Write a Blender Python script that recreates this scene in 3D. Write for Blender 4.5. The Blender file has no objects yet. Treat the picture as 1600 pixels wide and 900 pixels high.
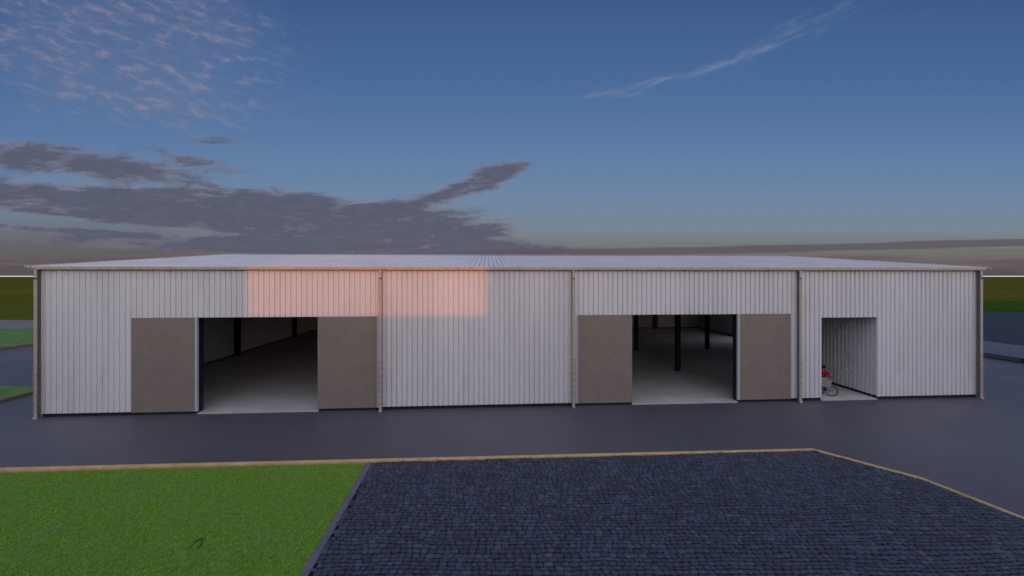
import bpy, bmesh, math, random
from mathutils import Vector, Matrix
random.seed(7)
R = math.radians
sc = bpy.context.scene
col = sc.collection

# ------------------------------------------------------------------ camera
H = 5.8          # eye height above the asphalt
F = 610.0        # focal length in photo pixels (1600 wide)
HOR = 431.0      # horizon row of the photo
cam_d = bpy.data.cameras.new('camera')
cam = bpy.data.objects.new('camera', cam_d)
col.objects.link(cam)
cam.location = (0, 0, H)
cam.rotation_euler = (R(90), 0, 0)
cam_d.sensor_width = 36
cam_d.lens = F / 1600 * 36
cam_d.shift_y = -(450 - HOR) / 1600
cam_d.clip_start = 0.05
cam_d.clip_end = 12000
sc.camera = cam

# ------------------------------------------------------------------ node helper
class E:
    """tiny arithmetic on shader sockets"""
    nt = None
    def __init__(s, v): s.v = v
    @staticmethod
    def m(op, *a, clamp=False):
        n = E.nt.nodes.new('ShaderNodeMath'); n.operation = op; n.use_clamp = clamp
        for i, x in enumerate(a):
            x = x.v if isinstance(x, E) else x
            if isinstance(x, (int, float)): n.inputs[i].default_value = x
            else: E.nt.links.new(x, n.inputs[i])
        return E(n.outputs[0])
    def __add__(s, o): return E.m('ADD', s, o)
    __radd__ = __add__
    def __sub__(s, o): return E.m('SUBTRACT', s, o)
    def __rsub__(s, o): return E.m('SUBTRACT', o, s)
    def __mul__(s, o): return E.m('MULTIPLY', s, o)
    __rmul__ = __mul__
    def __truediv__(s, o): return E.m('DIVIDE', s, o)

def smooth(x, a, b):
    n = E.nt.nodes.new('ShaderNodeMapRange'); n.interpolation_type = 'SMOOTHSTEP'
    E.nt.links.new(x.v, n.inputs[0]); n.inputs[1].default_value = a; n.inputs[2].default_value = b
    return E(n.outputs[0])
def vec(x, y, z=0.0):
    n = E.nt.nodes.new('ShaderNodeCombineXYZ')
    for i, a in enumerate((x, y, z)):
        if isinstance(a, E): E.nt.links.new(a.v, n.inputs[i])
        else: n.inputs[i].default_value = a
    return n.outputs[0]
def noise(v, scale, detail=4, rough=.55, dist=0.0):
    n = E.nt.nodes.new('ShaderNodeTexNoise')
    if v is not None: E.nt.links.new(v, n.inputs['Vector'])
    n.inputs['Scale'].default_value = scale; n.inputs['Detail'].default_value = detail
    n.inputs['Roughness'].default_value = rough; n.inputs['Distortion'].default_value = dist
    return E(n.outputs['Fac'])
def ramp(x, stops):
    n = E.nt.nodes.new('ShaderNodeValToRGB'); cr = n.color_ramp
    while len(cr.elements) < len(stops): cr.elements.new(.5)
    for e, (p, c) in zip(cr.elements, stops):
        e.position = p; e.color = (*c, 1)
    E.nt.links.new(x.v, n.inputs[0])
    return n.outputs[0]
def mix(f, a, b, mode='MIX'):
    n = E.nt.nodes.new('ShaderNodeMix'); n.data_type = 'RGBA'; n.blend_type = mode
    for s, x in ((n.inputs[0], f), (n.inputs[6], a), (n.inputs[7], b)):
        if isinstance(x, E): x = x.v
        if isinstance(x, (int, float)): s.default_value = x
        elif isinstance(x, tuple): s.default_value = (*x, 1)
        else: E.nt.links.new(x, s)
    return n.outputs[2]
def S(r, g, b):   # sRGB 0..255 -> linear
    f = lambda c: (c/255/12.92) if c/255 <= .04045 else ((c/255+.055)/1.055)**2.4
    return (f(r), f(g), f(b))

# ------------------------------------------------------------------ sun + world
SUN_EL = R(2.6)
SDIR = Vector((.33, -.944, 0)).normalized()          # horizontal direction towards the sun (behind the camera, right)
sun_d = bpy.data.lights.new('sun', 'SUN')
sun = bpy.data.objects.new('sun', sun_d); col.objects.link(sun)
sun_d.energy = .86; sun_d.color = (1.0, .25, .03); sun_d.angle = R(.5)
to_sun = Vector((SDIR.x*math.cos(SUN_EL), SDIR.y*math.cos(SUN_EL), math.sin(SUN_EL)))
sun.rotation_euler = to_sun.to_track_quat('Z', 'Y').to_euler()

w = bpy.data.worlds.new('World'); sc.world = w; w.use_nodes = True
nt = w.node_tree; nt.nodes.clear(); E.nt = nt
bg = nt.nodes.new('ShaderNodeBackground'); out = nt.nodes.new('ShaderNodeOutputWorld')
nt.links.new(bg.outputs[0], out.inputs[0])
bg.inputs[1].default_value = 0.1
tc = nt.nodes.new('ShaderNodeTexCoord')
sep = nt.nodes.new('ShaderNodeSeparateXYZ'); nt.links.new(tc.outputs['Generated'], sep.inputs[0])
dx, dy, dz = E(sep.outputs[0]), E(sep.outputs[1]), E(sep.outputs[2])
yc = E.m('MAXIMUM', dy, .08)
s_, t_ = dx/yc, dz/yc            # tangents of azimuth and height about north
front = smooth(dy, .08, .35)
sky = nt.nodes.new('ShaderNodeTexSky'); sky.sky_type = 'NISHITA'; sky.sun_disc = False
sky.sun_elevation = R(3.0); sky.sun_rotation = math.atan2(SDIR.x, SDIR.y)
sky.air_density = 1.0; sky.dust_density = 1.6; sky.ozone_density = 2.0
# clear-air gradient of the eastern half of the sky
zz = t_ / E.m('SQRT', t_*t_ + 1.0)
clear = ramp(E.m('MAXIMUM', zz, 0.0), [
    (0.0, S(80, 70, 80)), (.028, S(100, 90, 94)), (.065, S(116, 116, 114)), (.12, S(120, 134, 148)),
    (.20, S(109, 135, 164)), (.33, S(91, 122, 163)), (.45, S(74, 107, 154)), (.58, S(60, 91, 139)), (.85, S(58, 82, 130)), (1.0, S(90, 106, 142))])
clear = mix(smooth(s_, -.3, -1.1)*smooth(t_, .22, .07)*.6, clear, S(88, 84, 90))
# warp the direction field for ragged clouds
vst = vec(s_*2.2, t_*9.0, .3)
n1 = noise(vst, 2.6, 9, .68, .35)
n2 = noise(vec(s_*1.0, t_*3.2, 7.7), 5.0, 6, .62, .2)
n3 = noise(vec(s_*6.0, t_*20.0, 4.4), 3.0, 6, .7, .5)
def P(u, v): return (u-800)/F, (HOR-v)/F
def blob(u, v, ru, rv, deg):
    a, b = P(u, v); ca, sa = math.cos(R(deg)), math.sin(R(deg))
    x = s_ - a; y = t_ - b
    xr = (x*ca + y*sa) * (F/ru); yr = (y*ca - x*sa) * (F/rv)
    return E.m('EXPONENT', (xr*xr + yr*yr) * -1.0)
core = None
for b_ in [(40,240,130,20,-5,.85),(190,263,120,13,-3,.8),(310,252,80,10,-12,.45),(40,302,230,14,-4,1.0),(300,318,260,24,-4,1.25),
           (500,345,200,30,-6,1.15),(640,360,130,30,0,1.05),(700,302,110,12,18,.85),(765,277,48,15,22,1.1),(735,358,70,9,0,.8),
           (110,333,220,8,-6,.95),(270,345,130,6,-8,.55),(130,362,260,5,-4,.75),(430,384,330,13,-1,1.1),(650,388,190,8,0,.8),
           (380,225,110,12,-10,.25),(300,215,80,12,-15,.2)]:
    q = blob(*b_[:5]) * b_[5]
    core = q if core is None else core + q
core = E.m('MINIMUM', core, .95)
dens = core*1.0 + (n1 - .5)*2.6 + (n2 - .5)*1.0 + (n3 - .5)*.7
near_cloud = smooth(core, .02, .42)
a_dark = smooth(dens, .15, .80) * near_cloud
edge = 1.0 - smooth(dens + (n3-.5)*.9 + (n1-.5)*.6, .25, .95)
ccol = mix(smooth(n1*.5 + n3*.5, .46, .62)*.5, S(56, 68, 89), S(80, 89, 110))
ccol = mix(edge*.5, ccol, S(130, 120, 132))
# lower clouds go slatey grey
ccol = mix(smooth(t_, .15, .03)*.4, ccol, S(76, 79, 88))
c1 = mix(a_dark*.96, clear, ccol)
# thin veil round them
c1 = mix(smooth(core + (n2-.5)*.6, .1, .6)*.30, c1, S(128, 124, 140))
# horizon streaks
hs = noise(vec(s_*1.3, t_*30.0, 2.0), 2.4, 5, .6, .1)
hz = smooth(hs, .47, .62) * smooth(t_, .105, .03)
c1 = mix(hz*.55, c1, S(92, 80, 88))
hp = smooth(noise(vec(s_*1.5, t_*42.0, 9.0), 2.2, 4, .6), .55, .7) * smooth(t_, .075, .03) * smooth(t_, .0, .02)
c1 = mix(hp*.45, c1, S(140, 108, 104))
rs = blob(1330, 386, 420, 6, 1.5)*1.1 + blob(980, 392, 260, 5, .8)*.9 + blob(1560, 379, 150, 5, 1)*.6
ra = smooth(rs + (n1-.5)*1.1, .3, .75)
c1 = mix(ra*.8, c1, S(92, 84, 92))
# altocumulus in the upper left
ca, sa = math.cos(R(-17)), math.sin(R(-17))
xr = s_*ca + t_*sa; yr = t_*ca - s_*sa
big = noise(vec(s_*1.0, t_*1.6, 5.0), 5.0, 3, .5)
a1 = noise(vec(xr*8.0, yr*23.0, 1.0), 2.0, 5, .58, .2)
reg = blob(150, 40, 240, 110, -12)*1.0 + blob(320, 30, 100, 60, -20)*.6 + blob(250, 150, 150, 45, -12)*.5 + blob(90, 120, 120, 50, 0)*.35
ac = smooth(a1 + (big-.5)*.55, .36, .70) * smooth(reg, .03, .75)
accol = mix(smooth(a1, .45, .75), S(100, 112, 145), S(160, 148, 164))
c1 = mix(ac*.52, c1, accol)
c1 = mix(smooth(reg, .1, 1.0)*.22, c1, S(120, 130, 155))
# cirrus, upper right
ca, sa = math.cos(R(22)), math.sin(R(22))
cx = s_*ca + t_*sa; cy = t_*ca - s_*sa
cn = noise(vec(cx*5.0, cy*26.0, 3.0), 2.0, 5, .62, .3)
ci = blob(965, 148, 55, 7, 2)*1.0 + blob(1010, 131, 70, 6, 12)*1.0 + blob(1110, 105, 95, 13, 20)*.62 + blob(1220, 62, 110, 20, 27)*.5 \
   + blob(1330, 10, 160, 22, 18)*.35 + blob(1430, 25, 190, 18, 10)*.3 + blob(438, 99, 26, 6, 2)*.5 + blob(1250, 95, 80, 10, 5)*.3
c1 = mix(smooth(cn*cn*ci*3.0 + (cn-.5)*.6*smooth(ci, .0, .2), .18, 1.4)*.40, c1, S(140, 148, 172))
# bright mist right on the horizon
line = smooth(t_, -.0050, -.0040) * smooth(t_, .0004, .0000)
c1 = mix(line, c1, S(214, 212, 208))
sc10 = mix(1.0, c1, (10.0, 10.0, 10.0), 'MULTIPLY')
# western half, lit by the low sun: the physical sky plus an added brightening glow
dots = dx*SDIR.x + dy*SDIR.y
glow = smooth(dots, -.2, .95) * smooth(dz, 1.0, .0)
nis = mix(1.0, sky.outputs[0], (1.4, 1.1, 1.1), 'MULTIPLY')
warm = mix(1.0, (10.0, 10.0, 10.0), mix(glow, (.52, .60, .78), (.88, .84, .90)), 'MULTIPLY')
zen = mix(1.0, nis, warm, 'ADD')
fin = mix(front, zen, sc10)
nt.links.new(fin, bg.inputs[0])

sc.view_settings.view_transform = 'Standard'
sc.view_settings.look = 'None'
sc.view_settings.exposure = 0
sc.view_settings.gamma = 1
sc.view_settings.use_curve_mapping = False
sc.render.engine = 'CYCLES'
sc.cycles.max_bounces = 8
sc.cycles.diffuse_bounces = 5

# ------------------------------------------------------------------ materials
def mat(name, base, rough=.6, metal=0.0, spec=.5, var=0.0, vscale=1.0, bump=0.0, bscale=20.0, dirt=None, dscale=.6, damt=0.0, stretch=None):
    m = bpy.data.materials.new(name); m.use_nodes = True
    t = m.node_tree; E.nt = t
    b = t.nodes['Principled BSDF']
    b.inputs['Roughness'].default_value = rough; b.inputs['Metallic'].default_value = metal
    b.inputs['Specular IOR Level'].default_value = spec
    g = t.nodes.new('ShaderNodeTexCoord').outputs['Object']
    if stretch:
        mp = t.nodes.new('ShaderNodeMapping'); mp.inputs['Scale'].default_value = stretch
        t.links.new(g, mp.inputs[0]); g = mp.outputs[0]
    c = base
    if var:
        n = noise(g, vscale, 5, .6)
        lo = tuple(x*(1-var) for x in base); hi = tuple(min(1, x*(1+var)) for x in base)
        c = mix(smooth(n, .3, .7), lo, hi)
    if dirt:
        n = noise(g, dscale, 6, .65, .3)
        c = mix(smooth(n, .5, .72)*damt, c, dirt)
    if isinstance(c, tuple): b.inputs['Base Color'].default_value = (*c, 1)
    else: t.links.new(c, b.inputs['Base Color'])
    if bump:
        bn = t.nodes.new('ShaderNodeBump'); bn.inputs['Strength'].default_value = bump; bn.inputs['Distance'].default_value = .01
        t.links.new(noise(g, bscale, 4, .6).v, bn.inputs['Height']); t.links.new(bn.outputs[0], b.inputs['Normal'])
    return m

M = {}
M['steel'] = mat('painted_corrugated_steel', (.74, .71, .71), .45, var=.05, vscale=.5, dirt=(.55, .52, .49), dscale=1.3, damt=.35, stretch=(1, 1, .25))
M['roof'] = mat('roof_sheet', (.74, .68, .68), .42, var=.05, vscale=.4, dirt=(.60, .56, .55), dscale=.7, damt=.3)
M['door'] = mat('sliding_door_board', (.262, .205, .168), .55, var=.07, vscale=2.0, dirt=(.20, .158, .13), dscale=5, damt=.5, bump=.25, bscale=60)
M['trim'] = mat('white_trim', (.52, .51, .56), .4, var=.04, vscale=3)
M['gutter'] = mat('gutter_tan', (.53, .43, .32), .5, var=.1, vscale=3, dirt=(.27, .22, .18), dscale=4, damt=.5)
M['pipe'] = mat('downpipe_tan', (.50, .40, .34), .5, var=.1, vscale=3, dirt=(.36, .28, .24), dscale=3, damt=.6)
M['guard'] = mat('guard_steel', (.30, .25, .22), .6, var=.1, vscale=4)
M['shade_and_plinth'] = mat('pipe_shade_and_plinth', (.125, .108, .10), .6, var=.15, vscale=4)  # dark tone imitates shade on the pipe sides; some plinths share it
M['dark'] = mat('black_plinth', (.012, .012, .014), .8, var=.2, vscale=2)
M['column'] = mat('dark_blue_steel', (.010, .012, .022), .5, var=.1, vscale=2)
M['slab'] = mat('concrete_slab', (.53, .50, .47), .6, var=.12, vscale=.5, dirt=(.40, .375, .35), dscale=.9, damt=.5, bump=.15, bscale=30)
M['asphalt'] = mat('asphalt', (.092, .086, .104), .5, spec=.35, var=.14, vscale=.12, dirt=(.078, .072, .086), dscale=.35, damt=.6, bump=.25, bscale=90)
M['path'] = mat('pale_paved_path', (.17, .145, .17), .7, var=.08, vscale=.2)
M['kerb'] = mat('sandstone_kerb', (.53, .35, .155), .8, spec=.2, var=.15, vscale=2.5, dirt=(.37, .245, .115), dscale=6, damt=.5, bump=.5, bscale=40)
M['kerb_left'] = mat('brown_kerb', (.20, .125, .075), .7, var=.12, vscale=2.5, bump=.5, bscale=40)
M['edge'] = mat('purple_grey_edging', (.125, .11, .15), .7, var=.12, vscale=3, bump=.3, bscale=40)
M['navy'] = mat('dark_kerb_face', (.022, .024, .034), .7, var=.1, vscale=2)
M['field'] = mat('field_soil_and_grass', (.092, .090, .014), .95, spec=0.0, var=.14, vscale=.012, dirt=(.072, .078, .014), dscale=.03, damt=.6)
M['strip'] = mat('far_grass_strip', (.040, .078, .012), .95, spec=0.0, var=.15, vscale=.1)
M['far_lawn'] = mat('far_lawn', (.115, .205, .06), .9, spec=.1, var=.2, vscale=.9, dirt=(.07, .15, .04), dscale=4, damt=.7, bump=.6, bscale=30)
M['lawn'] = mat('lawn_soil', (.15, .26, .03), .9, spec=.05, var=.25, vscale=9, dirt=(.10, .20, .025), dscale=30, damt=.7, bump=1, bscale=120)
M['rubber'] = mat('black_rubber', (.008, .008, .010), .6, var=.1, vscale=10)
M['black_metal'] = mat('black_metal', (.015, .015, .018), .4, var=.1, vscale=10)
M['box'] = mat('pale_box', (.36, .33, .31), .55, var=.05, vscale=6)
M['red'] = mat('red_cloth', (.42, .006, .03), .8, spec=.2, var=.15, vscale=12)
M['skin'] = mat('skin', (.42, .25, .18), .55, var=.05, vscale=20)
M['hair'] = mat('black_hair', (.006, .005, .005), .55, var=.2, vscale=30)
M['trousers'] = mat('dark_trousers', (.02, .022, .03), .85, spec=.2, var=.1, vscale=10)
M['blocker'] = mat('blocker_render', (.32, .30, .28), .8, var=.08, vscale=.5)
M['glass'] = mat('blocker_window_glass', (.02, .025, .03), .15)
M['chrome'] = mat('spoke_metal', (.35, .35, .36), .35, metal=.8, var=.05, vscale=10)

# grass blades: colour per blade
def island_mat(name, stops, rough, spec, big=None):
    m = bpy.data.materials.new(name); m.use_nodes = True; t = m.node_tree; E.nt = t
    b = t.nodes['Principled BSDF']; b.inputs['Roughness'].default_value = rough; b.inputs['Specular IOR Level'].default_value = spec
    g = t.nodes.new('ShaderNodeNewGeometry')
    c = ramp(E(g.outputs['Random Per Island']), stops)
    o = t.nodes.new('ShaderNodeTexCoord').outputs['Object']
    if big:
        n = noise(o, big[0], 5, .6)
        c = mix(smooth(n, .35, .68)*big[1], c, big[2], 'MIX')
    return m, t, b, c, o
m, t, b, c, o = island_mat('grass_blades', [(0, (.075, .16, .014)), (.35, (.15, .32, .026)), (.7, (.26, .48, .055)), (1, (.48, .66, .24))], .8, .04, (1.1, .55, (.25, .36, .16)))
t.links.new(c, b.inputs['Base Color']); M['blades'] = m
m, t, b, c, o = island_mat('bluish_stone_setts', [(0, (.042, .045, .068)), (.3, (.054, .060, .092)), (.7, (.064, .073, .116)), (.9, (.066, .088, .150)), (.975, (.095, .10, .13)), (1, (.10, .078, .085))], .68, .25, (1.2, .35, (.056, .050, .064)))
n = noise(o, 28.0, 5, .65)
c = mix(smooth(n, .35, .7)*.45, c, mix(1.0, c, (.34, .34, .38), 'MULTIPLY'))
bn = t.nodes.new('ShaderNodeBump'); bn.inputs['Strength'].default_value = .7; bn.inputs['Distance'].default_value = .012
t.links.new(noise(o, 22.0, 5, .65).v, bn.inputs['Height']); t.links.new(bn.outputs[0], b.inputs['Normal'])
t.links.new(c, b.inputs['Base Color']); M['setts'] = m
M['joint'] = mat('sett_joints', (.010, .011, .017), .9, spec=.1, var=.3, vscale=15)
# far setts: voronoi cells
m = bpy.data.materials.new('far_setts'); m.use_nodes = True; t = m.node_tree; E.nt = t
b = t.nodes['Principled BSDF']; b.inputs['Roughness'].default_value = .8; b.inputs['Specular IOR Level'].default_value = .15
o = t.nodes.new('ShaderNodeTexCoord').outputs['Object']
v = t.nodes.new('ShaderNodeTexVoronoi'); v.inputs['Scale'].default_value = 4.5; t.links.new(o, v.inputs['Vector'])
c = ramp(E(v.outputs['Distance']), [(0, (.046, .052, .074)), (.5, (.036, .040, .060)), (.9, (.018, .02, .03))])
c = mix(smooth(noise(o, 1.3, 5, .6), .35, .65)*.5, c, (.026, .032, .050))
t.links.new(c, b.inputs['Base Color']); M['far_setts'] = m

# ------------------------------------------------------------------ mesh helpers
def link(name, verts, faces, m, parent=None, smooth_=False):
    me = bpy.data.meshes.new(name); me.from_pydata(verts, [], faces); me.update()
    if smooth_:
        for p in me.polygons: p.use_smooth = True
    me.materials.append(m)
    o = bpy.data.objects.new(name, me); col.objects.link(o)
    if parent is not None: o.parent = parent
    return o
def tag(o, label=None, cat=None, group=None, kind=None):
    if label: o['label'] = label
    if cat: o['category'] = cat
    if group: o['group'] = group
    if kind: o['kind'] = kind
    return o
def empty(name, loc=(0,0,0), rz=0.0):
    o = bpy.data.objects.new(name, None); col.objects.link(o)
    o.location = loc; o.rotation_euler = (0, 0, rz); return o
class MB:
    def __init__(s): s.v = []; s.f = []
    def box(s, x0, x1, y0, y1, z0, z1):
        b = len(s.v)
        s.v += [(x, y, z) for z in (z0, z1) for (x, y) in ((x0,y0),(x1,y0),(x1,y1),(x0,y1))]
        s.f += [tuple(b+i for i in q) for q in ((3,2,1,0),(4,5,6,7),(0,1,5,4),(1,2,6,5),(2,3,7,6),(3,0,4,7))]
        return s
    def bevbox(s, x0, x1, y0, y1, z0, z1, r=.01):
        """box with chamfered vertical and top edges"""
        ring = [(x0+r,y0),(x1-r,y0),(x1,y0+r),(x1,y1-r),(x1-r,y1),(x0+r,y1),(x0,y1-r),(x0,y0+r)]
        ins = [(x0+2*r,y0+r),(x1-2*r,y0+r),(x1-r,y0+2*r),(x1-r,y1-2*r),(x1-2*r,y1-r),(x0+2*r,y1-r),(x0+r,y1-2*r),(x0+r,y0+2*r)]
        b = len(s.v)
        s.v += [(x,y,z0) for x,y in ring] + [(x,y,z1-r) for x,y in ring] + [(x,y,z1) for x,y in ins]
        for k in (0, 8):
            for i in range(8): s.f.append((b+k+i, b+k+(i+1)%8, b+k+8+(i+1)%8, b+k+8+i))
        s.f.append(tuple(b+16+i for i in range(8))); s.f.append(tuple(b+i for i in reversed(range(8))))
        return s
    def tube(s, pts, r, n=8, closed=False):
        pts = [Vector(p) for p in pts]; b = len(s.v); N = len(pts)
        for i, p in enumerate(pts):
            a = pts[(i-1) % N] if (closed or i) else p
            c = pts[(i+1) % N] if (closed or i < N-1) else p
            d = (c-a).normalized()
            up = Vector((0,0,1)) if abs(d.z) < .9 else Vector((1,0,0))
            e1 = d.cross(up).normalized(); e2 = d.cross(e1).normalized()
            rr = r[i] if isinstance(r, (list, tuple)) else r
            for k in range(n):
                q = 2*math.pi*k/n
                s.v.append(tuple(p + e1*math.cos(q)*rr + e2*math.sin(q)*rr))
        for i in range(N if closed else N-1):
            j = (i+1) % N
            for k in range(n):
                s.f.append((b+i*n+k, b+i*n+(k+1)%n, b+j*n+(k+1)%n, b+j*n+k))
        if not closed:
            s.f.append(tuple(b+k for k in reversed(range(n)))); s.f.append(tuple(b+(N-1)*n+k for k in range(n)))
        return s
    def build(s, name, m, parent=None, smooth_=False): return link(name, s.v, s.f, m, parent, smooth_)

def G(u, v, z=0.0):          # photo pixel of a ground point -> metres
    k = (H - z) / (v - HOR)
    return ((u-800)*k, F*k)
def poly(name, pts, z, m, thick=0.0, parent=None):
    n = len(pts)
    v = [(x, y, z) for x, y in pts]; f = [tuple(range(n))]
    if thick:
        v += [(x, y, z-thick) for x, y in pts]
        f += [(i, i+n, (i+1)%n+n, (i+1)%n) for i in range(n)]
    o = link(name, v, f, m, parent)
    bm = bmesh.new(); bm.from_mesh(o.data); bmesh.ops.recalc_face_normals(bm, faces=bm.faces)
    for fc in bm.faces:
        if len(fc.verts) == n and abs(fc.normal.z) > .9 and fc.normal.z < 0 and not thick: fc.normal_flip()
    bm.to_mesh(o.data); bm.free(); return o

# ------------------------------------------------------------------ ground, roads
field = poly('field', [(-9000,-1500),(9000,-1500),(9000,2600),(-9000,2600)], -.10, M['field']); tag(field, kind='structure')
# asphalt yard
yl = G(0, 513)[1]
road = poly('asphalt_road', [(-160,-60),(120,-60),(120,62),(24,62),(-20,yl),(-160,yl)], 0.0, M['asphalt'], .05); tag(road, kind='structure')
path = poly('pale_path', [(-160, yl),(-20, yl),(-20, G(0,500)[1]),(-160, G(0,500)[1])], .004, M['path'], .05); tag(path, kind='structure')

def kerb(name, pts, ws, hs, m, z=0.0, closed=False):
    """rounded kerb swept along a line with changing width and height"""
    prof = [(-.5,0),(-.5,.55),(-.42,.82),(-.22,1),(.22,1),(.42,.82),(.5,.55),(.5,0)]
    V = []; Fc = []; N = len(pts)
    for i, p in enumerate(pts):
        a = Vector(pts[max(0,i-1)]); c = Vector(pts[min(N-1,i+1)]); d = (c-a).normalized(); nrm = Vector((-d.y, d.x))
        if 0 < i < N-1:
            d1 = (Vector(p)-a).normalized(); k = 1/max(.5, abs(Vector((-d1.y,d1.x)).dot(nrm)))
        else: k = 1
        for (q, h) in prof:
            o = Vector(p) + nrm*q*ws[i]*k
            V.append((o.x, o.y, z + h*hs[i] + (0 if h else -.03)))
    n = len(prof)
    for i in range(N-1):
        for k in range(n-1): Fc.append((i*n+k, i*n+k+1, (i+1)*n+k+1, (i+1)*n+k))
    Fc.append(tuple(range(n))); Fc.append(tuple((N-1)*n+k for k in reversed(range(n))))
    return link(name, V, Fc, m)

# front kerb: base line of its far side follows the photograph
KA = Vector(G(-220, 743)); KB = Vector(G(1270, 703.5)); KC = Vector(G(1440, 749)); KD = Vector(G(1600, 812)); KE = KD + (KD-KC).normalized()*9
def sub(a, b, n): return [a.lerp(b, i/n) for i in range(n)]
line = sub(KA, KB, 40) + sub(KB, KC, 6) + sub(KC, KD, 8) + sub(KD, KE, 8) + [KE]
ws = []; hs = []
for i, p in enumerate(line):
    k = min(1, i/40)
    ws.append(.21*(1-k) + .11*k); hs.append(.115*(1-k) + .055*k)
tag(kerb('kerb', [tuple(p) for p in line], ws, hs, M['kerb']), kind='structure')
# edging between lawn and setts
EA = Vector(G(577.5, 724)); EB = Vector(G(472, 905)); EC = EB + (EB-EA).normalized()*3.5
eo = kerb('edging', [tuple(EA), tuple(EB), tuple(EC)], [.17]*3, [.035]*3, M['edge']); tag(eo, kind='structure')

# lawn ground
off = Vector((0, -.02))
lawn = poly('lawn', [tuple(KA), tuple(EA), tuple(EB), tuple(EC), (KA.x, EC.y)], .006, M['lawn']); tag(lawn, kind='structure')
# grass blades
def seg_y(a, b, x): return a.y + (b.y-a.y)*(x-a.x)/(b.x-a.x)
def seg_x(a, b, y): return a.x + (b.x-a.x)*(y-a.y)/(b.y-a.y)
V = []; Fc = []
rg = random.Random(3)
for i in range(230000):
    y = rg.uniform(6.4, 12.1); x = rg.uniform(-1.42*y-.2, -1.9)
    if y > seg_y(KA, KB, x) - .10 or x > seg_x(EA, EB, y) - .085: continue
    a = rg.uniform(0, 6.283); h = rg.uniform(.012, .030); wd = rg.uniform(.0035, .0075)
    ln = rg.uniform(.2, 1.1)*h; la = rg.uniform(0, 6.283)
    c_, s2 = math.cos(a)*wd, math.sin(a)*wd
    k = len(V)
    V += [(x-c_, y-s2, .004), (x+c_, y+s2, .004), (x+math.cos(la)*ln, y+math.sin(la)*ln, .006+h)]
    Fc.append((k, k+1, k+2))
tag(link('grass', V, Fc, M['blades']), 'short mown green grass blades covering the front lawn', 'grass', kind='stuff')

# stone setts: real stones on a dark bed
bed = poly('sett_bed', [tuple(EA), tuple(KB), tuple(KC), tuple(KD), tuple(KE), (KE.x, EC.y), tuple(EC)], .004, M['joint']); tag(bed, kind='structure')
def in_setts(x, y):
    if y > seg_y(KA, KB, x) - .085 - .03*0: return False
    if x < seg_x(EA, EB, y) + .105: return False
    if x > KB.x:
        a, b2 = (KB, KC) if x < KC.x else ((KC, KD) if x < KD.x else (KD, KE))
        if y > seg_y(a, b2, x) - .12: return False
    return True
from mathutils import noise as mn
V = []; Fc = []
def warp(x, y):
    q = Vector((x*.55, y*.55, 3.1)); r2 = Vector((x*1.9, y*1.9, 8.1))
    return x + .03*mn.noise(q+Vector((9,0,0))), y + .11*mn.noise(q) + .034*mn.noise(r2)
y = 5.0
while y < 13.6:
    rh = rg.uniform(.09, .15)
    x = seg_x(EA, EB, y) + rg.uniform(.0, .09)
    while x < 14.8:
        wd = rg.uniform(.11, .20)
        if rg.random() < .06: wd *= 1.3
        cxx, cyy = warp(x+wd/2, y+rh/2)
        if in_setts(cxx, cyy) and abs(cxx) < 1.45*cyy + 1.5:
            g = rg.uniform(.0, .004); gy_ = rg.uniform(.006, .016); hh = rg.uniform(.016, .034)
            base = [warp(x+g, y+gy_), warp(x+wd-g, y+gy_), warp(x+wd-g, y+rh-gy_), warp(x+g, y+rh-gy_)]
            base = [(p[0]+rg.uniform(-.007,.007), p[1]+rg.uniform(-.007,.007)) for p in base]
            mx = sum(p[0] for p in base)/4; my = sum(p[1] for p in base)/4
            # eight-cornered outline so stones look worn
            ring = []
            for q in range(4):
                p0, p1 = base[q], base[(q+1) % 4]; pp = base[(q-1) % 4]
                cut = rg.uniform(.14, .26)
                ring.append((p0[0]+(pp[0]-p0[0])*cut, p0[1]+(pp[1]-p0[1])*cut))
                ring.append((p0[0]+(p1[0]-p0[0])*cut, p0[1]+(p1[1]-p0[1])*cut))
            tx, ty = rg.uniform(-.05,.05), rg.uniform(-.05,.05)
            k = len(V)
            for px, py in ring: V.append((px, py, .0))
            for px, py in ring: V.append((px, py, .004+hh*.5))
            for px, py in ring:
                qx, qy = mx+(px-mx)*.84, my+(py-my)*.70
                V.append((qx, qy, .004+hh + (qx-mx)*tx + (qy-my)*ty))
            V.append((mx, my, .004+hh+.004))
            for lv in (0, 8):
                for q in range(8): Fc.append((k+lv+q, k+lv+(q+1)%8, k+lv+8+(q+1)%8, k+lv+8+q))
            for q in range(8): Fc.append((k+16+q, k+16+(q+1)%8, k+24))
        x += wd
    y += rh
st = link('stone_sett_paving', V, Fc, M['setts'], smooth_=True); tag(st, kind='structure')

# lawns and kerbs beyond the left end
def far_lawn(name, pts, z=.03): return tag(poly(name, pts, z, M['far_lawn'], .06), kind='structure')
a0 = Vector(G(0, 629)); a1 = Vector(G(62, 612.5)); d = (a1-a0).normalized()
top2 = a0 + d*(20.45-a0.y)/d.y
bot2 = a0 - d*6
far_lawn('side_lawn', [tuple(bot2), tuple(top2), (top2.x-30, 20.0), (bot2.x-30, bot2.y)])
tag(kerb('side_kerb', [tuple(bot2), tuple(top2)], [.20]*2, [.16]*2, M['kerb_left']), kind='structure')
b0 = Vector(G(0, 546.5)); b1 = Vector(G(56, 539)); d = (b1-b0).normalized()
top1 = b0 + d*(yl-.1-b0.y)/d.y; bot1 = b0 - d*7
far_lawn('side_lawn', [tuple(bot1), tuple(top1), (top1.x-90, yl-.1), (bot1.x-90, bot1.y)])
tag(kerb('side_kerb', [tuple(bot1), tuple(top1)], [.35]*2, [.22]*2, M['kerb_left']), kind='structure')
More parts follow.
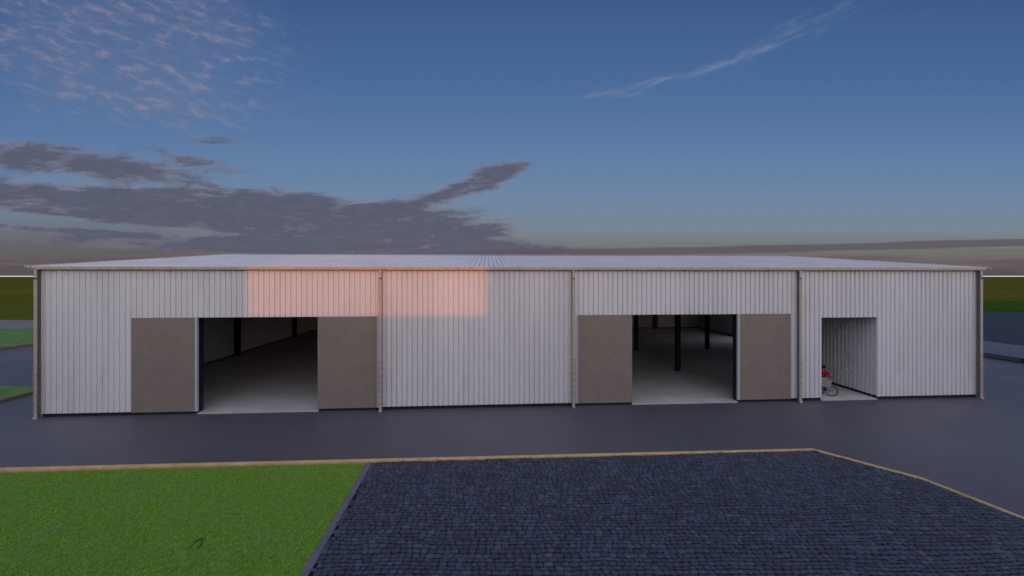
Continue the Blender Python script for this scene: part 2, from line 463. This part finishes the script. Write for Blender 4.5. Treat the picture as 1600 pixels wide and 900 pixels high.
# raised pavement and far setts beyond the right end
zt = .32
p0 = Vector(G(1537, 558)); p1 = Vector(G(1600, 568)); d = (p0-p1).normalized()
pa = p1 - d*14; pb = p0 + d*((62-p0.y)/d.y)
q0 = Vector(G(1537, 532.5, zt)); q1 = Vector(G(1600, 540.5, zt)); dq = (q0-q1).normalized()
qa = q1 - dq*12; qb = q0 + dq*((60-q0.y)/dq.y)
tag(poly('raised_pavement', [tuple(pa), (qa.x+3, pa.y), tuple(qa), tuple(qb), (pb.x, qb.y)], zt, M['asphalt'], .25), kind='structure')
tag(poly('far_sett_paving', [tuple(qa), (200, qa.y), (200, G(0,488,zt)[1]), (qb.x, G(0,488,zt)[1])], zt+.004, M['far_setts'], .3), kind='structure')
tag(poly('far_grass_strip', [(pb.x-2, 62.1), (260, 62.1), (260, 92), (pb.x-2, 92)], -.05, M['strip'], .04), kind='structure')
nrm = Vector((-d.y, d.x))
if nrm.x > 0: nrm = -nrm
c4 = [pa + nrm*.06, pa + nrm*.003, pb + nrm*.003, pb + nrm*.06]
link_v = [(p.x, p.y, z) for z in (0, zt+.015) for p in c4]
ko = link('raised_kerb', link_v, [(0,1,2,3),(4,5,6,7),(0,1,5,4),(1,2,6,5),(2,3,7,6),(3,0,4,7)], M['navy']); tag(ko, kind='structure')

# ------------------------------------------------------------------ warehouse
def vg(u): return 653.75 - .0214*u
WL = Vector(G(60, vg(60))); WR = Vector(G(1531, vg(1531)))
ang = math.atan2(WR.y-WL.y, WR.x-WL.x); WLEN = (WR-WL).length
wh = empty('warehouse', (WL.x, WL.y, 0), ang)
tag(wh, 'long low white corrugated steel warehouse with shallow pitched roof and open sliding doors', 'warehouse')
inv = Matrix.Rotation(-ang, 2)
def LX(u, yoff=0.0):         # pixel column -> local x on the plane y = yoff
    s = (u-800)/F
    ca, sa = math.cos(ang), math.sin(ang)
    # world = WL + x*(ca,sa) + y*(-sa,ca) ; X = s*Y
    A = WL.x - yoff*sa; B = WL.y + yoff*ca
    return (s*B - A) / (ca - s*sa)
def LG(u, v, z=0.0):         # pixel of a ground point -> local
    p = inv @ (Vector(G(u, v, z)) - WL); return p.x, p.y
DEP = 24.6; EZ = 6.07; RZ = 7.36; PZ = .145; DT = 4.05; PASS = 3.86
PITCH = .2215
def profile(x0, x1, pitch=PITCH, d=.028):
    """trapezoidal sheet section: list of (x, offset)"""
    pts = []; pat = [(0.0, -.45), (.05, -2.1), (.18, -2.1), (.23, 0), (.50, 0), (.57, -.45)]
    k = math.floor(x0/pitch) - 1
    allp = []
    while k*pitch < x1 + pitch:
        for a, o in pat: allp.append(((k+a)*pitch, o*d))
        # shallow swage in the flat
        k += 1
    def at(x):
        for (xa, oa), (xb, ob) in zip(allp, allp[1:]):
            if xa <= x <= xb: return oa + (ob-oa)*(x-xa)/max(1e-9, xb-xa)
        return 0
    pts = [(x0, at(x0))] + [p for p in allp if x0 < p[0] < x1] + [(x1, at(x1))]
    return pts
def sheet(mb, sections, place):
    """sections: (a0,a1,z0,z1); place(a, off, z) -> point"""
    for a0, a1, z0, z1 in sections:
        pr = profile(a0, a1); b = len(mb.v)
        for a, o in pr: mb.v += [place(a, o, z0), place(a, o, z1)]
        for i in range(len(pr)-1): mb.f.append((b+2*i, b+2*i+2, b+2*i+3, b+2*i+1))
def sheet_wall(name, sections, place):
    mb = MB(); sheet(mb, sections, place)
    o = mb.build(name, M['steel'], wh)
    sm = o.modifiers.new('thickness', 'SOLIDIFY'); sm.thickness = .004; sm.offset = 0
    return o
X1a, X1b, X1c, X1d, X1e = LX(205), LX(304.5), LX(307.8), LX(496), LX(589)
X1f = LX(594)
X2z, X2a, X2b, X2c, X2d, X2e = LX(900), LX(903), LX(988), LX(1153), LX(1156), LX(1236)
X3a, X3b = LX(1284), LX(1371)
WT = .10   # wall thickness outside face at y=0 (ribs to -.028)
sheet_wall('front_wall', [(.06, X1a, PZ, EZ), (X1a, X1f-.02, DT, EZ), (X1f-.02, X2z, PZ, EZ), (X2z, X2e, DT, EZ),
                          (X2e, X3a, PZ, EZ), (X3a, X3b, PASS, EZ), (X3b, WLEN-.06, PZ, EZ)],
           lambda a, o, z: (a, -o, z))
def gable_wall(name, xpos, sgn, openings):
    secs = []; ed = [.0, DEP]
    for o in openings: ed += [o[0], o[1]]
    ed = sorted(ed)
    mb = MB()
    def top(y): return EZ + (RZ-EZ)*(1-abs(y-DEP/2)/(DEP/2)) - .02
    for a0, a1 in zip(ed, ed[1:]):
        z0 = PZ
        for o in openings:
            if abs(a0-o[0]) < 1e-6: z0 = o[2]
        pr = profile(a0, a1); b = len(mb.v)
        for a, of in pr: mb.v += [(xpos+sgn*of, a, z0), (xpos+sgn*of, a, top(a))]
        for i in range(len(pr)-1): mb.f.append((b+2*i, b+2*i+2, b+2*i+3, b+2*i+1))
    o = mb.build(name, M['steel'], wh)
    sm = o.modifiers.new('thickness', 'SOLIDIFY'); sm.thickness = .004; sm.offset = 0
    return o
gable_wall('side_wall', 0, -1, [])
gable_wall('side_wall', WLEN, 1, [(12.5, 17.5, 4.0)])
sheet_wall('rear_wall', [(.005, WLEN-.005, PZ, EZ)], lambda a, o, z: (a, DEP+o, z))
# passage walls (right one shows in the photograph)
PD = 9.0
sheet_wall('passage_wall', [(.03, PD, PZ, EZ-.05)], lambda a, o, z: (X3b+.03-o*1.6, a, z))
sheet_wall('passage_wall', [(.03, 2.2, PZ, EZ-.05)], lambda a, o, z: (X3a-.02+o, a, z))
MB().box(X3a-.05, X3b+.05, .06, PD, PASS+.06, PASS+.12).build('passage_ceiling', M['dark'], wh)
sheet_wall('office_wall', [(X3b+.05, WLEN-.1, PZ, EZ-.05)], lambda a, o, z: (a, PD+o, z))
# plinth
for a0, a1 in ((.10, X1b), (X1d+.02, X2b), (X2d-.01, X3a), (X3b, WLEN-.10)):
    MB().box(a0, a1, .07, .16, -.02, PZ+.04).build('plinth', M['dark'], wh)
MB().box(X3b+.03, X3b+.13, .2, PD, .03, PZ+.02).build('plinth', M['dark'], wh)
for b6 in ((.05, .16, .2, DEP-.18), (WLEN-.16, WLEN-.05, .2, 12.4), (WLEN-.16, WLEN-.05, 17.6, DEP-.18), (.1, WLEN-.1, DEP-.16, DEP-.05)):
    MB().box(*b6, -.02, PZ+.02).build('plinth', M['shade_and_plinth'], wh)
# slab
fs = MB(); fs.box(.16, WLEN-.16, .165, DEP-.165, -.10, .045)
for a0, a1 in ((X1c-.01, X1d+.02), (X2b, X2c-.0), (X3a+.0, X3b)): fs.box(a0, a1, .01, .165, -.10, .0449)
fs.build('floor_slab', M['slab'], wh)
# roof: ribs run from eave to ridge
OV = .34; OF = .16
def roof():
    mb = MB(); pr = profile(-OV, WLEN+OV, PITCH*1.0, .036); sl = (RZ-EZ-.13)/(DEP/2)
    ys = [(-OF, EZ+.135-OF*sl), (DEP/2, RZ), (DEP+OF, EZ+.135-OF*sl)]
    b = 0; n = 3
    for a, o in pr:
        for y, z in ys: mb.v.append((a, y, z+o))
    for i in range(len(pr)-1):
        for k in (0, 1): mb.f.append((i*n+k, (i+1)*n+k, (i+1)*n+k+1, i*n+k+1))
    o = mb.build('roof', M['roof'], wh)
    sm = o.modifiers.new('thickness', 'SOLIDIFY'); sm.thickness = .006; sm.offset = -1
    # ridge cap
    rc = MB(); c = .22
    rc.v = [(x, y, z) for x in (-OV-.01, WLEN+OV+.01) for y, z in ((DEP/2-c, RZ+.034-c*sl), (DEP/2, RZ+.042), (DEP/2+c, RZ+.034-c*sl))]
    rc.f = [(0,3,4,1),(1,4,5,2)]
    q = rc.build('ridge_cap', M['roof'], o); sm = q.modifiers.new('t', 'SOLIDIFY'); sm.thickness = .004
    # rake trims
    for x in (-OV-.02, WLEN+OV-.01):
        rk = MB()
        for (ya, za), (yb, zb) in ((ys[0], ys[1]), (ys[1], ys[2])):
            k = len(rk.v)
            for xx in (x, x+.03):
                rk.v += [(xx, ya, za-.07), (xx, yb, zb-.07), (xx, yb, zb+.035), (xx, ya, za+.035)]
            rk.f += [tuple(k+i for i in q4) for q4 in ((0,1,2,3),(7,6,5,4),(0,4,5,1),(3,2,6,7),(0,3,7,4),(1,5,6,2))]
        rk.build('rake_trim', M['gutter'], o)
    return o
roof()
# soffit closing the eave + gutter
MB().box(-.02, WLEN+.02, -.022, .10, EZ-.0, EZ+.10).build('eave_beam', M['dark'], wh)
gm = MB()
gp = [(-.16, .145), (-.17, .135), (-.165, .03), (-.12, .0), (-.03, .0), (-.03, .11), (-.045, .11), (-.045, .02), (-.115, .02), (-.148, .04), (-.152, .145)]
for x in (-.08, WLEN+.08):
    gm.v += [(x, y, EZ-.03+z) for y, z in gp]
n = len(gp)
for i in range(n): gm.f.append((i, (i+1)%n, n+(i+1)%n, n+i))
gm.f += [tuple(range(n)), tuple(n+i for i in reversed(range(n)))]
gm.build('gutter', M['gutter'], wh)

# corner flashings
cf = MB()
for x0, x1 in ((-.035, .07), (WLEN-.07, WLEN+.035)):
    cf = MB(); cf.box(x0, x1, -.034, .09, PZ-.02, EZ-.01); cf.build('corner_flashing', M['trim'], wh)

# downpipes, each with outlet, guard rings and shoe
def downpipe(xc, y1=-.19):
    w2 = .062
    d = MB(); d.bevbox(xc-w2, xc+w2, y1, y1+.035, .02, EZ-.40, .010); o = d.build('downpipe', M['pipe'], wh)
    k = MB(); k.box(xc-w2+.004, xc+w2-.004, y1+.036, -.036, .05, EZ-.02); k.build('pipe_side_shade', M['shade_and_plinth'], o)  # dark body puts the shade of the pipe's side faces into colour
    h = MB(); h.bevbox(xc-.052, xc+.052, y1+.004, y1+.035, EZ-.36, EZ-.03, .008); h.build('outlet', M['gutter'], o)
    k = MB(); k.bevbox(xc-.045, xc+.045, y1-.003, y1+.03, EZ-.412, EZ-.36, .006); k.build('joint', M['dark'], o)
    g = MB()
    for i in range(7):
        z = .30 + i*.30
        g.box(xc-.095, xc+.095, y1-.012, y1-.002, z, z+.013)
        g.box(xc-.095, xc-.080, y1-.002, -.035, z, z+.022); g.box(xc+.080, xc+.095, y1-.002, -.035, z, z+.022)
    for xx in (xc-.088, xc+.080): g.box(xx, xx+.008, y1-.014, y1-.0125, .28, 2.13)
    for i in range(16): g.box(xc-.078, xc+.078, y1-.007, y1-.002, .36+i*.1, .366+i*.1)
    g.build('guard', M['guard'], o)
    s = MB(); s.bevbox(xc-.06, xc+.06, y1-.05, y1+.04, -.0, .07, .015); s.build('shoe', M['pipe'], o)
for u in (54.5, 594.2, 896.4, 1251.5, 1534.5):
    downpipe(LX(u, -.19))

# doors
def leaf(x0, x1):
    m = MB(); m.box(x0+.004, x1-.004, .012, .055, PZ-.03, DT-.005); o = m.build('sliding_door', M['door'], wh)
    return o
leaf(X1a, X1b); leaf(X1d, X1e); leaf(X2a, X2b); leaf(X2d, X2e)
def jamb(x0, x1, y0=-.004, y1=.10, z1=DT): MB().box(x0, x1, y0, y1, PZ-.03, z1-.003).build('door_jamb', M['trim'], wh)
jamb(X1b, X1c); jamb(X1e, X1f-.023); jamb(X2z+.003, X2a); jamb(X2c, X2d)
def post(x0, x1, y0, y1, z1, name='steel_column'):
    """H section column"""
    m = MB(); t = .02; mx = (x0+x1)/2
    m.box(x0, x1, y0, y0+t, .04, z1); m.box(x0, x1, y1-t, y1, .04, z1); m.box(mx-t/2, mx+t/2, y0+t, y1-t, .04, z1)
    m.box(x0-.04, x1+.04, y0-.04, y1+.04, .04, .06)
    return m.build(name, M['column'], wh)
# posts by the openings are boxed
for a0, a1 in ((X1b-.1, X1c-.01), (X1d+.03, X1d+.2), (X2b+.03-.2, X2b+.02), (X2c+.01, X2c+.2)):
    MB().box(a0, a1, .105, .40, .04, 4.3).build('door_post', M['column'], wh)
MB().box(X1b, X1e, .08, .14, DT-.0, DT+.25).build('door_lintel', M['dark'], wh)
MB().box(X2a, X2d+.1, .08, .14, DT-.0, DT+.25).build('door_lintel', M['dark'], wh)
def rz_(y): return EZ + (RZ-EZ)*(1-abs(y-DEP/2)/(DEP/2)) - .15
cols = [LG(1059, 579, .045), LG(1105, 545, .045), LG(994, 547, .045)]
for cx_, cy_ in cols: post(cx_-.125, cx_+.125, cy_-.125, cy_+.125, rz_(cy_))
for cy_ in (6.0, 12.4, 20.8):
    post(.07, .37, cy_-.15, cy_+.15, rz_(cy_))
for u in (1024.5, 1124): 
    xx = LX(u, DEP-.25); post(xx-.15, xx+.15, DEP-.4, DEP-.1, EZ-.1)
xx = LX(880, DEP-.25); post(xx-.15, xx+.15, DEP-.4, DEP-.1, EZ-.1)
# rafters and purlins under the roof
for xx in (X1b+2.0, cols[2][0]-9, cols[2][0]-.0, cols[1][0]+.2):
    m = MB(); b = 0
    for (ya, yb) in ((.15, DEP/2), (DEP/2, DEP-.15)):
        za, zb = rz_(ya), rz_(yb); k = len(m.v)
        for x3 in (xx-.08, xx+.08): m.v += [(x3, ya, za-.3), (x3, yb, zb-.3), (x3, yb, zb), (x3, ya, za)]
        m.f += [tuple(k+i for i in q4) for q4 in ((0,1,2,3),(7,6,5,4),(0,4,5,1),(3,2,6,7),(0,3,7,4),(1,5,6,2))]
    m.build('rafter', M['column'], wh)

# ------------------------------------------------------------------ cargo tricycle and its rider in the passage
def wl(x, y, z=0):  # warehouse local -> world
    v = Vector((x, y, z)); v.rotate(Matrix.Rotation(ang, 3, 'Z')); return (v.x+WL.x, v.y+WL.y, z)
gx, gy = G(1289.5, 618.5, .045)
HEAD = R(-110)        # heading direction (local +X is forward)
tr = empty('cargo_tricycle', (gx, gy+.05, .045), HEAD)
tag(tr, 'small black cargo tricycle with a pale open front box, standing in the passage', 'tricycle')
def wheel(x, y, r, yaw=0.0):
    m = MB(); n = 28
    ca, sa = math.cos(yaw), math.sin(yaw)
    def pt(q, rr): return (x + rr*math.cos(q)*ca, y + rr*math.cos(q)*sa, r + .0 + rr*math.sin(q))
    m.tube([pt(2*math.pi*i/n, r-.018) for i in range(n)], .018, 8, True)
    o = m.build('wheel', M['rubber'], tr, True)
    s = MB()
    s.tube([pt(2*math.pi*i/n, r-.042) for i in range(n)], .008, 6, True)
    for i in range(14): s.tube([(x, y, r), pt(2*math.pi*i/14, r-.042)], .0022, 4)
    nx, ny = -sa*.03, ca*.03
    s.tube([(x-nx, y-ny, r), (x+nx, y+ny, r)], .022, 10)
    s.build('spokes', M['chrome'], o)
    return o
WRD = .255
wheel(0, .27, WRD, R(76)); wheel(0, -.27, WRD, R(76)); wheel(-1.05, 0, WRD)
# box tapering to its floor
bx = MB()
def frust(x0, x1, y0, y1, z0, z1, tap, wall):
    v = []
    for (z, k) in ((z0, tap), (z1, 0)):
        v += [(x0+k, y0+k, z), (x1-k, y0+k, z), (x1-k, y1-k, z), (x0+k, y1-k, z)]
    v += [(x0+wall, y0+wall, z1), (x1-wall, y0+wall, z1), (x1-wall, y1-wall, z1), (x0+wall, y1-wall, z1)]
    v += [(x0+tap+wall, y0+tap+wall, z0+wall), (x1-tap-wall, y0+tap+wall, z0+wall), (x1-tap-wall, y1-tap-wall, z0+wall), (x0+tap+wall, y1-tap-wall, z0+wall)]
    f = [(3,2,1,0)] + [(i, (i+1)%4, 4+(i+1)%4, 4+i) for i in range(4)] + [(4+i, 4+(i+1)%4, 8+(i+1)%4, 8+i) for i in range(4)] \
      + [(8+i, 8+(i+1)%4, 12+(i+1)%4, 12+i) for i in range(4)] + [(12,13,14,15)]
    return v, f
v, f = frust(-.22, .20, -.24, .24, .46, .80, .05, .02)
bo = link('cargo_box', v, f, M['box'], tr)
rim = MB(); rim.tube([(-.225,-.245,.80),(.205,-.245,.80),(.205,.245,.80),(-.225,.245,.80)], .012, 6, True); rim.build('rim', M['box'], bo)
fr = MB()
fr.tube([(0,-.29,WRD),(0,.29,WRD)], .014); fr.tube([(-.02,0,WRD),(-.02,0,.46)], .018)
fr.tube([(-.15,-.15,.455),(-.15,.15,.455)], .014); fr.tube([(.13,-.15,.455),(.13,.15,.455)], .014)
fr.tube([(-.05,0,.40),(-.55,0,.26),(-1.05,.0,WRD)], .018); fr.tube([(-.55,0,.27),(-.74,0,.60)], .016); fr.tube([(-.72,0,.50),(-1.05,0,WRD)], .012)
fr.tube([(-.10,0,.36),(-.28,0,.84)], .016)
fr.build('frame', M['black_metal'], tr, True)
hb = MB(); hb.tube([(-.40,-.30,.86),(-.31,-.27,.88),(-.28,0,.86),(-.31,.27,.88),(-.40,.30,.86)], .013)
ho = hb.build('handlebar', M['black_metal'], tr, True)
for sy in (-1, 1):
    g2 = MB(); g2.tube([(-.46,sy*.312,.855),(-.37,sy*.292,.867)], .019); g2.build('grip', M['rubber'], ho, True)
# short handle of the box that shows beyond its right side
bar = MB(); bar.tube([(-.20,.25,.86),(-.16,.36,.90),(-.05,.40,.90)], .015); bar.build('side_handle', M['black_metal'], tr, True)
sd = MB()
sd.v = [(-.86,-.085,.62),(-.86,.085,.62),(-.62,.025,.61),(-.62,-.025,.61),(-.87,-.095,.66),(-.87,.095,.66),(-.60,.03,.645),(-.60,-.03,.645)]
sd.f = [(0,1,2,3),(7,6,5,4),(0,4,5,1),(1,5,6,2),(2,6,7,3),(3,7,4,0)]
so = sd.build('saddle', M['rubber'], tr); bv = so.modifiers.new('b', 'BEVEL'); bv.width = .015; bv.segments = 2
pd = MB(); pd.tube([(-.55,-.07,.27),(-.55,.07,.27)], .012); pd.tube([(-.55,.07,.27),(-.43,.07,.20)], .010); pd.tube([(-.55,-.07,.27),(-.67,-.07,.34)], .010)
pd.box(-.47,-.39,.07,.16,.19,.205); pd.box(-.71,-.63,-.16,-.07,.33,.345); pd.build('pedals', M['black_metal'], tr)

# rider: one skinned body, bent forward over the box
def skin(name, joints, edges, m, parent, root, sub=2):
    me = bpy.data.meshes.new(name); me.from_pydata([j[0] for j in joints], edges, []); me.update()
    o = bpy.data.objects.new(name, me); col.objects.link(o); me.materials.append(m)
    if parent: o.parent = parent
    s = o.modifiers.new('skin', 'SKIN'); s.use_smooth_shade = True
    for i, j in enumerate(joints):
        r = j[1] if isinstance(j[1], tuple) else (j[1], j[1])
        me.skin_vertices[0].data[i].radius = r; me.skin_vertices[0].data[i].use_root = (i == root)
    ss = o.modifiers.new('sub', 'SUBSURF'); ss.levels = sub; ss.render_levels = sub
    return o
J = [((-.72,0,.74),(.13,.11)), ((-.64,0,.84),(.12,.10)), ((-.54,0,.95),(.13,.10)), ((-.46,0,1.04),(.11,.08)), ((-.41,0,1.11),.045), ((-.37,0,1.16),.05), ((-.355,0,1.21),(.074,.08)), ((-.35,0,1.275),(.066,.072)),
     ((-.47,.155,1.03),.050), ((-.40,.215,.96),.042), ((-.40,.285,.89),.030), ((-.41,.300,.875),.026),
     ((-.47,-.155,1.03),.050), ((-.40,-.215,.96),.042), ((-.40,-.285,.89),.030), ((-.41,-.300,.875),.026),
     ((-.70,.09,.70),.085), ((-.46,.12,.52),.060), ((-.45,.115,.27),.038), ((-.40,.115,.235),.032),
     ((-.70,-.09,.70),.085), ((-.50,-.13,.66),.060), ((-.66,-.115,.42),.038), ((-.63,-.115,.375),.032)]
Ed = [(0,1),(1,2),(2,3),(3,4),(4,5),(5,6),(6,7),(3,8),(8,9),(9,10),(10,11),(3,12),(12,13),(13,14),(14,15),(0,16),(16,17),(17,18),(18,19),(0,20),(20,21),(21,22),(22,23)]
pr_ = empty('person', (gx+.08, gy+.05, .045), HEAD)
# lean: the rider is brought close behind the box
tag(pr_, 'dark haired rider in a red top leaning over the pale box of the tricycle', 'person')
body = skin('body', J, Ed, M['skin'], pr_, 0)
top = skin('red_top', [((-.71,0,.76),(.19,.16)), ((-.60,0,.86),(.20,.16)), ((-.50,0,.96),(.20,.15)), ((-.44,0,1.05),(.16,.10)), ((-.42,0,1.10),(.08,.06)),
                       ((-.46,.17,1.03),.10), ((-.40,.225,.955),.090), ((-.40,.265,.90),.060), ((-.46,-.17,1.03),.10), ((-.40,-.225,.955),.090), ((-.40,-.265,.90),.060)],
           [(0,1),(1,2),(2,3),(3,4),(3,5),(5,6),(6,7),(3,8),(8,9),(9,10)], M['red'], pr_, 0)
tro = skin('trousers', [((-.72,0,.73),(.15,.12)), ((-.70,.09,.70),.10), ((-.46,.12,.525),.075), ((-.45,.115,.31),.055), ((-.70,-.09,.70),.10), ((-.50,-.13,.66),.075), ((-.66,-.115,.45),.055)],
           [(0,1),(1,2),(2,3),(0,4),(4,5),(5,6)], M['trousers'], pr_, 0)
hair = skin('hair', [((-.40,0,1.20),(.065,.078)), ((-.385,0,1.27),(.084,.09)), ((-.355,0,1.315),(.070,.076))], [(0,1),(1,2)], M['hair'], pr_, 1)
for (x, y, z) in ((-.42,.115,.225), (-.65,-.115,.362)):
    MB().tube([(x-.07,y,z),(x+.02,y,z),(x+.14,y,z-.005)], [.038,.040,.028], 8).build('shoe', M['rubber'], pr_, True)
for sy in (-1, 1): MB().tube([(-.288,sy*.028,1.245),(-.276,sy*.028,1.245)], .009, 8).build('eye', M['hair'], pr_, True)
MB().tube([(-.285,0,1.235),(-.262,0,1.21),(-.28,0,1.20)], [.008,.014,.008], 8).build('nose', M['skin'], pr_, True)
# fingers closed round the grips
for sy in (-1, 1):
    hd = MB()
    for k in range(4):
        xx = -.45 + k*.024; yy = sy*(.312-.0055*k)
        hd.tube([(xx, yy+.005, .888), (xx+.004, yy+sy*.028, .878), (xx+.004, yy+sy*.026, .850), (xx, yy, .836)], [.010,.010,.009,.008], 6)
    hd.tube([(-.40, sy*.295, .885), (-.385, sy*.27, .872), (-.385, sy*.268, .848)], [.012,.011,.009], 6)
    hd.build('hand', M['skin'], pr_, True)

# ------------------------------------------------------------------ thin dark cable scrap on the lawn
pts = [(296,857),(299,852),(304,848),(308,844),(313,842),(317,843),(315.5,847),(314,851),(311,854),(307,857)]
cb = MB(); P3 = []
for i in range((len(pts)-1)*3+1):
    k = i/3; a = int(min(k, len(pts)-2)); fr_ = k-a
    u = pts[a][0]*(1-fr_)+pts[a+1][0]*fr_; v2 = pts[a][1]*(1-fr_)+pts[a+1][1]*fr_
    x, y = G(u, v2, .03); P3.append((x, y, .026 + .008*math.sin(i*1.1)))
cb.tube(P3, .009, 6)
tag(cb.build('cable_scrap', M['rubber'], None, True), 'small bent scrap of dark cable lying on the front lawn', 'cable')

# ------------------------------------------------------------------ sun blocker added behind the viewpoint, shaped to leave a lit patch on the wall
YF = -20.0; YB = -30.0
slope = SDIR.x / -SDIR.y
def wpt(u):
    p = wl(LX(u), 0); return p[0], p[1]
xl, yl2 = wpt(386); xr2, yr2 = wpt(760)
XL = xl + (yl2 - YF)*slope                     # right edge of the blocker's left part (front corner governs)
XR = xr2 + (yr2 - YB)*slope                    # left edge of the blocker's right part (back corner governs)
ZL = 4.08 + ((16.8 - YF)/abs(SDIR.y))*math.tan(SUN_EL)
ZT = 10.6
nb = empty('sun_blocker', (0, YF, 0))
tag(nb, 'added block with a lower middle, unseen behind the viewpoint, cutting the low sun to a patch', 'sun blocker')
nv = MB()
nv.box(-150, XL, YB-YF, 0, 0, ZT); nv.box(XL+.002, XR-.002, YB-YF, -.3, 0, ZL); nv.box(XR, 150, YB-YF, 0, 0, ZT)
# chamfered corner of the blocker's left part
nv.v += [(XL+.003, -.02, ZT-4.5), (XL-.003, -.02, ZT), (XL-1.6, -.02, ZT)][:0]
nv.build('wall', M['blocker'], nb)  # outer faces of the added sun blocker
for k in range(-11, 12):
    x = k*6.0
    if XL-2 < x < XR+2: continue
    MB().box(x-.8, x+.8, .003, .03, 4.5, 6.2).build('blocker_window', M['glass'], nb)
